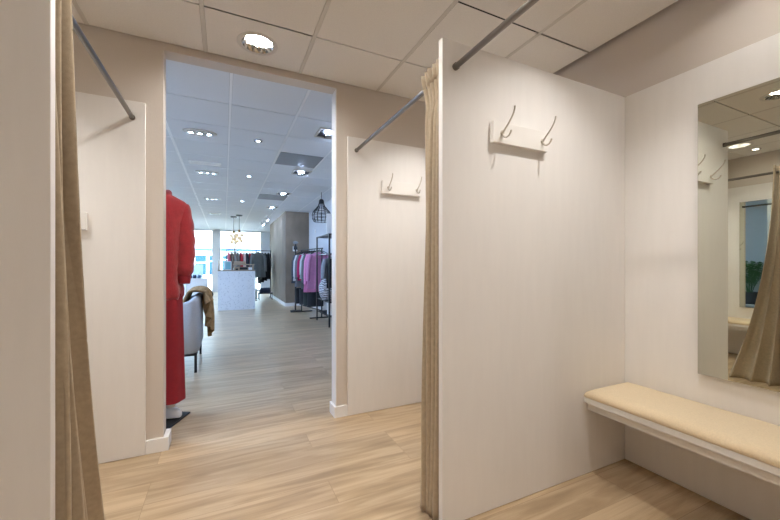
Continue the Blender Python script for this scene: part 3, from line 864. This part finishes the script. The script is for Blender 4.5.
for i, (y, nm, lab, rgb, w, ln, sl) in enumerate(row):
    xo = -0.06+0.02*(i % 3)
    hanger((rx(y), y, RZ-0.012), 0.12, 'black hanger hooked over the rail of the pink rack', 'hangers on the pink rack')
    garment(nm, lab, 'clothing', garment_mesh(w, -0.07, -ln, sl, i*1.3), rgb, (rx(y), y-0.002, RZ-0.012), 0.12, G)
# trousers on a second, lower row
for i, (y, rgb, lab) in enumerate(((8.48, (44, 46, 50), 'black trousers below the dark grey jacket'), (8.2, (64, 68, 72), 'charcoal trousers below the magenta top'), (7.95, (58, 66, 66), 'dark green grey trousers below the grey green jacket'), (7.70, (50, 54, 58), 'dark trousers below the bright pink shirt'))):
    garment('trousers', lab, 'clothing', trousers_mesh(0.36, 0.59 if i < 3 else 0.53, 0.22, i), rgb, (rx(y+0.06)-0.02, y+0.06, 0), 0.1, 'trousers hanging low on the pink rack')
# sign stand at the rack's far end
t = thing('sign_stand', 'slim black stand with a pale round head at the far end of the pink rack', 'stand', (1.60, 8.90, 0))
obj('post', tube(NB(), [(1.60, 8.90, 0.02), (1.60, 8.90, 1.66)], 0.02, 10), M['black'], t, 40)
obj('base', lathe(NB(), [(0.13, 0.001), (0.13, 0.015), (0.03, 0.02)], 24, (1.60, 8.90, 0)), M['black'], t, 40)
obj('head', lathe(NB(), [(0.03, 0), (0.065, 0.03), (0.06, 0.055), (0.02, 0.07)], 20, (1.60, 8.90, 1.66)), M['grille'], t, 40)
obj('clamp', lathe(NB(), [(0.045, 0), (0.05, 0.05), (0.03, 0.10)], 16, (1.60, 8.90, 1.52)), M['black'], t, 40)

# black shelf unit
sx0, sx1, sy0, sy1, sz = 1.735, 2.12, 6.28, 7.22, 1.72
t = thing('shelf_unit', 'tall black metal shelf unit just behind the right jamb', 'shelf', ((sx0+sx1)/2, (sy0+sy1)/2, 0))
for x in (sx0, sx1):
    for y in (sy0, sy1):
        obj('post', boxo(x-0.013, x+0.013, y-0.013, y+0.013, 0.001, sz-0.02), M['black'], t)
for z in (sz, 1.36, 0.46, 0.20):
    obj('shelf_board', boxo(sx0-0.014, sx1+0.014, sy0-0.014, sy1+0.014, z-0.02, z-0.001) if z == sz else boxo(sx0+0.0135, sx1-0.0135, sy0+0.0135, sy1-0.0135, z-0.02, z-0.001), M['black'] if z != 1.36 else mat('grey_glass_shelf', (90, 98, 112), 0.25), t)
o = obj('white_board', boxo(1.76, 2.08, 6.55, 6.59, sz, 2.12, 0.003, 1), M['trim']); tag(o, 'white blank display board standing on the black shelf unit', 'display board')
o = garment('jacket', 'black jacket hanging at the near end of the shelf unit', 'clothing', garment_mesh(0.40, -0.03, -0.62, 0.5, 3), (22, 22, 26), (1.95, 6.42, 1.335), 0.3, 'garments on the black shelf unit')
o = garment('jacket', 'silver grey jacket hanging in the middle of the shelf unit', 'clothing', garment_mesh(0.40, -0.03, -0.45, 0.42, 5), (150, 156, 166), (1.90, 6.62, 1.335), 0.3, 'garments on the black shelf unit')
# crumpled silver bag on the lower shelf
b = NB(); bmesh.ops.create_icosphere(b, subdivisions=4, radius=1)
for v in b.verts:
    d = 1+0.16*noise.noise(v.co*3.1)+0.12*abs(noise.noise(v.co*6))
    v.co = Vector((1.79+0.125*v.co.x*d, 6.72+0.20*v.co.y*d, max(0.461, 0.665+0.21*v.co.z*d)))
def zebra():
    m, nt, bb = new_mat('silver_striped_cloth'); N = nt.nodes.new; L = nt.links.new
    tc = N('ShaderNodeTexCoord'); w = N('ShaderNodeTexWave'); w.bands_direction = 'Z'; w.inputs['Scale'].default_value = 9; w.inputs['Distortion'].default_value = 9; w.inputs['Detail'].default_value = 3
    L(tc.outputs['Object'], w.inputs['Vector']); r = N('ShaderNodeValToRGB'); r.color_ramp.elements[0].position = .35; r.color_ramp.elements[0].color = lin((70, 72, 80)); r.color_ramp.elements[1].position = .55; r.color_ramp.elements[1].color = lin((206, 206, 214))
    L(w.outputs['Fac'], r.inputs['Fac']); L(r.outputs['Color'], bb.inputs['Base Color']); bb.inputs['Roughness'].default_value = .45
    return m
o = obj('shoulder_bag', b, zebra(), None, 60); tag(o, 'crumpled silver striped bag on the lower board of the black shelf unit', 'bag')
o = obj('paper_bag', boxo(1.78, 1.92, 6.42, 6.60, 0.2005, 0.43, 0.004, 1), M['trim']); tag(o, 'pale bag on the bottom board of the black shelf unit', 'bag')

# thermostat and switch
t = thing('thermostat', 'small white thermostat with dark display on the taupe wall', 'thermostat', (1.78, 9.98, 1.57))
obj('case', boxo(1.72, 1.84, 9.958, 9.98, 1.52, 1.65, 0.006, 2), M['trim'], t)
obj('display', boxo(1.745, 1.815, 9.955, 9.9575, 1.565, 1.615), M['black'], t)
t = thing('light_switch', 'small white wall switch above the pink rack', 'switch', (XR, 9.2, 2.05))
obj('plate', boxo(XR-0.012, XR-0.0005, 9.15, 9.25, 1.98, 2.08, 0.002, 1), M['trim'], t)
obj('rocker', boxo(XR-0.017, XR-0.0125, 9.17, 9.23, 2.0, 2.06, 0.001, 1), M['trim'], t)

# ------------------------------------------------------------------ racks behind the counter
def rack_x(label, x0, x1, y, zr):
    t = thing('clothes_rack', label, 'clothes rack', ((x0+x1)/2, y, 0))
    for x in (x0, x1):
        obj('post', tube(NB(), [(x, y, 0.026), (x, y, zr)], 0.015, 10), M['black'], t, 40)
        obj('foot', boxo(x-0.02, x+0.02, y-0.25, y+0.25, 0.001, 0.025), M['black'], t)
    obj('rail', tube(NB(), [(x0-0.02, y, zr), (x1+0.02, y, zr)], 0.015, 10), M['black'], t, 40)
rack_x('clothes rack with mixed garments right behind the counter', 0.06, 0.92, 12.1, 1.62)
mix = [((196, 96, 104), 'coral pink top, first on the rack behind the counter'), ((120, 104, 92), 'brown top beside the coral pink one behind the counter'), ((150, 146, 140), 'light grey top behind the counter'), ((136, 128, 120), 'taupe top between grey and red behind the counter'),
       ((190, 52, 66), 'red top in the middle of the rack behind the counter'), ((214, 190, 190), 'pale rose top beside the red one behind the counter'), ((44, 46, 54), 'black top behind the counter'), ((170, 60, 66), 'dark red top to the right behind the counter'), ((162, 152, 140), 'beige top at the right of the rack behind the counter')]
for i, (rgb, lab) in enumerate(mix):
    x = 0.125+i*0.087
    hanger((x, 12.1, 1.608), PI/2+0.2, 'black hanger on the rail behind the counter', 'hangers behind the counter')
    garment('blouse', lab, 'clothing', garment_mesh(0.44, -0.07, -0.75, 0.5, i*2.1), rgb, (x, 12.1, 1.608), PI/2+0.06, 'garments behind the counter')
garment('coat', 'long grey green coat at the right end of the rack behind the counter', 'clothing', garment_mesh(0.40, -0.05, -0.85, 0.62, 4), (98, 104, 104), (0.965, 11.79, 1.6), 0.3, 'garments behind the counter')

rack_x('rack of black jackets beside the taupe wall', 0.985, 1.44, 12.7, 1.62)
for i in range(4):
    x = 1.07+i*0.10
    garment('jacket', ['left black jacket on the rack by the taupe wall', 'second black jacket on the rack by the taupe wall', 'third black jacket on the rack by the taupe wall', 'black jacket nearest the taupe wall'][i], 'clothing',
            garment_mesh(0.46, -0.05, -1.1+0.05*i, 0.65, i*1.7), (20+3*i, 21+3*i, 25+3*i), (x, 12.7, 1.605), PI/2+0.06, 'black jackets by the taupe wall')
t = thing('low_table', 'low dark table under the black jackets', 'table', (1.22, 12.2, 0))
obj('tabletop', boxo(1.0, 1.44, 12.05, 12.40, 0.20, 0.23), M['black'], t)
for x in (1.01, 1.41):
    for y in (12.06, 12.37): obj('leg', boxo(x, x+0.02, y, y+0.02, 0.001, 0.1995), M['black'], t)
for k in range(3):
    o = obj('folded_jeans', boxo(1.04+0.01*k, 1.38-0.01*k, 12.09, 12.36, 0.2305+k*0.052, 0.28+k*0.052, 0.018, 3), cloth('denim_%d' % k, (46+8*k, 54+8*k, 70+8*k)), None, 60)
    tag(o, ['folded dark jeans at the bottom of the pile under the black jackets', 'folded blue grey jeans in the middle of the pile under the black jackets', 'folded jeans on top of the pile under the black jackets'][k], 'clothing', 'folded jeans on the low table')

# ------------------------------------------------------------------ display blocks at the left back
def block(name, label, x0, x1, y0, y1, z):
    t = thing(name, label, 'display block', ((x0+x1)/2, (y0+y1)/2, 0), 'white display blocks')
    obj('body', boxo(x0, x1, y0, y1, 0.001, z-0.03), M['trim'], t)
    obj('top', boxo(x0-0.01, x1+0.01, y0-0.01, y1+0.01, z-0.0295, z), M['trim'], t)
block('display_block', 'wide white display block behind the armchair', -1.13, -0.53, 13.55, 14.1, 0.68)
block('display_block', 'narrow tall white display block left of the wide one', -1.40, -1.17, 13.7, 14.1, 0.80)
for i, (x, rgb, lab) in enumerate(((-1.05, (40, 44, 60), 'dark bag at the left on the wide display block'), (-0.92, (52, 60, 80), 'navy bag in the middle of the wide display block'), (-0.78, (70, 90, 110), 'blue grey bag at the right on the wide display block'))):
    b = NB(); loft(b, [(x, 13.75, 0.681, .055, .05, .02, 4, i), (x, 13.75, 0.74, .06, .05, .03, 4, i), (x, 13.75, 0.79, .04, .03, .03, 4, i)], 20)
    tube(b, [(x-0.03, 13.75, 0.785), (x-0.02, 13.75, 0.83), (x+0.02, 13.75, 0.83), (x+0.03, 13.75, 0.785)], 0.006, 6)
    tag(obj('handbag', b, cloth('bag_%d' % i, rgb), None, 60), lab, 'bag', 'bags on the wide display block')
b = NB(); loft(b, [(-0.44, 14.3, 0.001, .07, .07, .03, 3, 0), (-0.44, 14.3, 0.07, .085, .08, .04, 3, 0), (-0.44, 14.3, 0.15, .06, .06, .04, 3, 0), (-0.44, 14.3, 0.20, .02, .02, 0, 3, 0)], 20)
tag(obj('cloth_bundle', b, cloth('dark_bundle', (46, 54, 66)), None, 60), 'small dark rounded bundle on the floor right of the wide display block', 'bag')

# ------------------------------------------------------------------ plant behind the door wall (seen by way of two mirrors)
t = thing('plant_stand', 'low white stand for the potted palm', 'stand', (1.93, 3.30, 0))
obj('top', boxo(1.74, 2.12, 3.10, 3.50, 0.335, 0.36, 0.003, 1), M['trim'], t)
for x in (1.75, 2.08):
    for y in (3.11, 3.46): obj('leg', boxo(x, x+0.03, y, y+0.03, 0.001, 0.3345), M['trim'], t)
px, py = 1.93, 3.30
t = thing('potted_palm', 'green potted palm in a dark grey pot, reflected in the mirrors', 'plant', (px, py, 0.3605))
obj('pot', lathe(NB(), [(0.115, 0), (0.15, 0.12), (0.165, 0.24), (0.155, 0.24), (0.145, 0.19)], 32, (px, py, 0.3608)), M['pot'], t, 40)
obj('soil', lathe(NB(), [(0.143, 0.17), (0.143, 0.188)], 24, (px, py, 0.3608)), M['soil'], t)
rr = random.Random(3)
for k in range(15):
    a = 2*PI*k/15*2.4+rr.uniform(-.2, .2); L = rr.uniform(0.55, 0.92); lean = rr.uniform(0.12, 0.36)
    b = NB(); pts = []
    for q in range(15):
        s_ = q/14
        rad = lean*s_**1.6*(0.55 if cos(a) > 0.3 else 1)
        z = 0.545+L*s_-0.28*L*s_**3
        pts.append(Vector((px+0.03*cos(a)+rad*cos(a), py+0.03*sin(a)+rad*sin(a), z)))
    tube(b, pts, [0.006-0.004*q/14 for q in range(15)], 6)
    for q in range(4, 15):
        p0 = pts[q]; tg = (pts[q]-pts[q-1]).normalized(); side = tg.cross(Vector((0, 0, 1)));
        side = side.normalized() if side.length > 1e-3 else Vector((1, 0, 0))
        for s_ in (-1, 1):
            ln = 0.17*(1-0.5*abs(q-9)/6); d = (side*s_*0.8+tg*0.75+Vector((0, 0, -0.15))).normalized()
            wv = tg*0.011; n0 = Vector((0, 0, 0.0015))
            c1 = p0+d*ln*0.45+Vector((0, 0, 0.01)); c2 = p0+d*ln+Vector((0, 0, -0.03))
            up_ = [b.verts.new(v) for v in (p0, c1+wv, c2, c1-wv)]
            dn_ = [b.verts.new(v-n0) for v in (p0, c1+wv, c2, c1-wv)]
            b.faces.new(up_); b.faces.new(dn_[::-1])
            for e in range(4): b.faces.new((up_[e], up_[(e+1) % 4], dn_[(e+1) % 4], dn_[e]))
    for v in b.verts: v.co.x = min(v.co.x, XR-0.02-0.1*max(0, 0.02-abs(v.co.x-XR)))
    obj('frond', b, M['leaf'], t)

# ------------------------------------------------------------------ shop front and street
b = NB()
box(b, SX0-0.1, -2.9, SY1, SY1+0.15, 0, 2.9); box(b, 1.50, XR+0.1, SY1, SY1+0.15, 0, 2.9); box(b, -2.9, 1.50, SY1, SY1+0.15, 2.60, 2.9)
struct('wall_front', b, M['shopwall'])
def shop_window(name, x0, x1):
    t = bpy.data.objects.new(name, None); COL.objects.link(t); t.location = ((x0+x1)/2, SY1+0.06, 0); t['kind'] = 'structure'
    b = NB(); f = 0.05
    for a in ((x0, x0+f, 0.001, 2.599), (x1-f, x1, 0.001, 2.599), (x0+f, x1-f, 0.001, 0.06), (x0+f, x1-f, 2.56, 2.599)):
        box(b, a[0], a[1], SY1+0.03, SY1+0.09, a[2], a[3])
    obj('window_frame', b, M['trim'], t)
    obj('pane', boxo(x0+f, x1-f, SY1+0.056, SY1+0.062, 0.06, 2.56), M['glass'], t)
shop_window('window_1', -2.9, -0.42); shop_window('window_2', -0.20, 0.42); shop_window('window_3', 0.425, 1.50)
struct('trim_2', boxo(-0.42, -0.20, SY1, SY1+0.14, 0.001, 2.6), M['trim'])
struct('ground', boxo(-30, 30, SY1+0.1, 45, -0.12, -0.02), M['pave'])
FY = 26.0
t = thing('building', 'pale building across the street with a blue fascia, seen through the shop windows', 'building', (-1, FY, -0.02))
b = NB(); box(b, -12, 10, FY+0.1, FY+5, -0.02, 8); obj('wall', b, M['facade'], t)
obj('fascia', boxo(-12, 10, FY-0.15, FY+0.0995, 2.06, 2.22), M['bluefascia'], t)
for k in range(14):
    x0 = -6.5+k*0.80
    w = obj('shop_pane', boxo(x0, x0+0.62, FY+0.02, FY+0.0995, 0.5, 1.75), M['shopglass'], t)
    obj('transom', boxo(x0, x0+0.62, FY-0.01, FY+0.0195, 1.25+0.1*(k % 3), 1.31+0.1*(k % 3)), M['trim'], w)
for k in range(5):
    x0 = -6+k*2.2
    obj('upper_window', boxo(x0, x0+1.1, FY+0.05, FY+0.0995, 3.6, 5.4), M['shopglass'], t)
for i, (x, y, rgb, lab) in enumerate(((-2.05, 21, (190, 120, 180), 'pink street stand outside the left shop window'), (-1.35, 22, (60, 70, 84), 'dark street stand outside the left shop window'), (-2.9, 23, (90, 150, 160), 'turquoise street stand outside the left shop window'))):
    t = thing('street_stand', lab, 'street stand', (x, y, -0.02), 'street stands')
    obj('board', boxo(x-0.28, x+0.28, y-0.03, y+0.03, 0.25, 1.15, 0.01, 1), cloth('stand_%d' % i, rgb), t)
    for s in (-0.2, 0.2): obj('leg', boxo(x+s-0.02, x+s+0.02, y-0.15, y+0.15, -0.019, 0.2495), M['black'], t)

# ------------------------------------------------------------------ daylight, camera, output look
w = bpy.data.worlds.new('overcast_sky'); S.world = w; w.use_nodes = True
bg = w.node_tree.nodes['Background']; bg.inputs['Color'].default_value = (0.66, 0.85, 1.0, 1); bg.inputs['Strength'].default_value = 24

cam = bpy.data.cameras.new('camera'); co = bpy.data.objects.new('camera', cam); COL.objects.link(co)
co.location = (0, 0, EYE); co.rotation_euler = (PI/2, 0, -math.radians(25.25))
cam.sensor_fit = 'HORIZONTAL'; cam.sensor_width = 36; cam.lens = 36*351.3/780; cam.shift_y = 4.6/780
cam.clip_start = 0.02; cam.clip_end = 200
S.camera = co
S.view_settings.view_transform = 'Standard'; S.view_settings.look = 'None'; S.view_settings.gamma = 1
S.view_settings.exposure = 0.31
S.view_settings.use_curve_mapping = False
S.cycles.use_denoising = True
S.cycles.max_bounces = 10; S.cycles.diffuse_bounces = 6; S.cycles.glossy_bounces = 6; S.cycles.transparent_max_bounces = 8
S.cycles.sample_clamp_indirect = 6
S.cycles.caustics_reflective = False; S.cycles.caustics_refractive = False
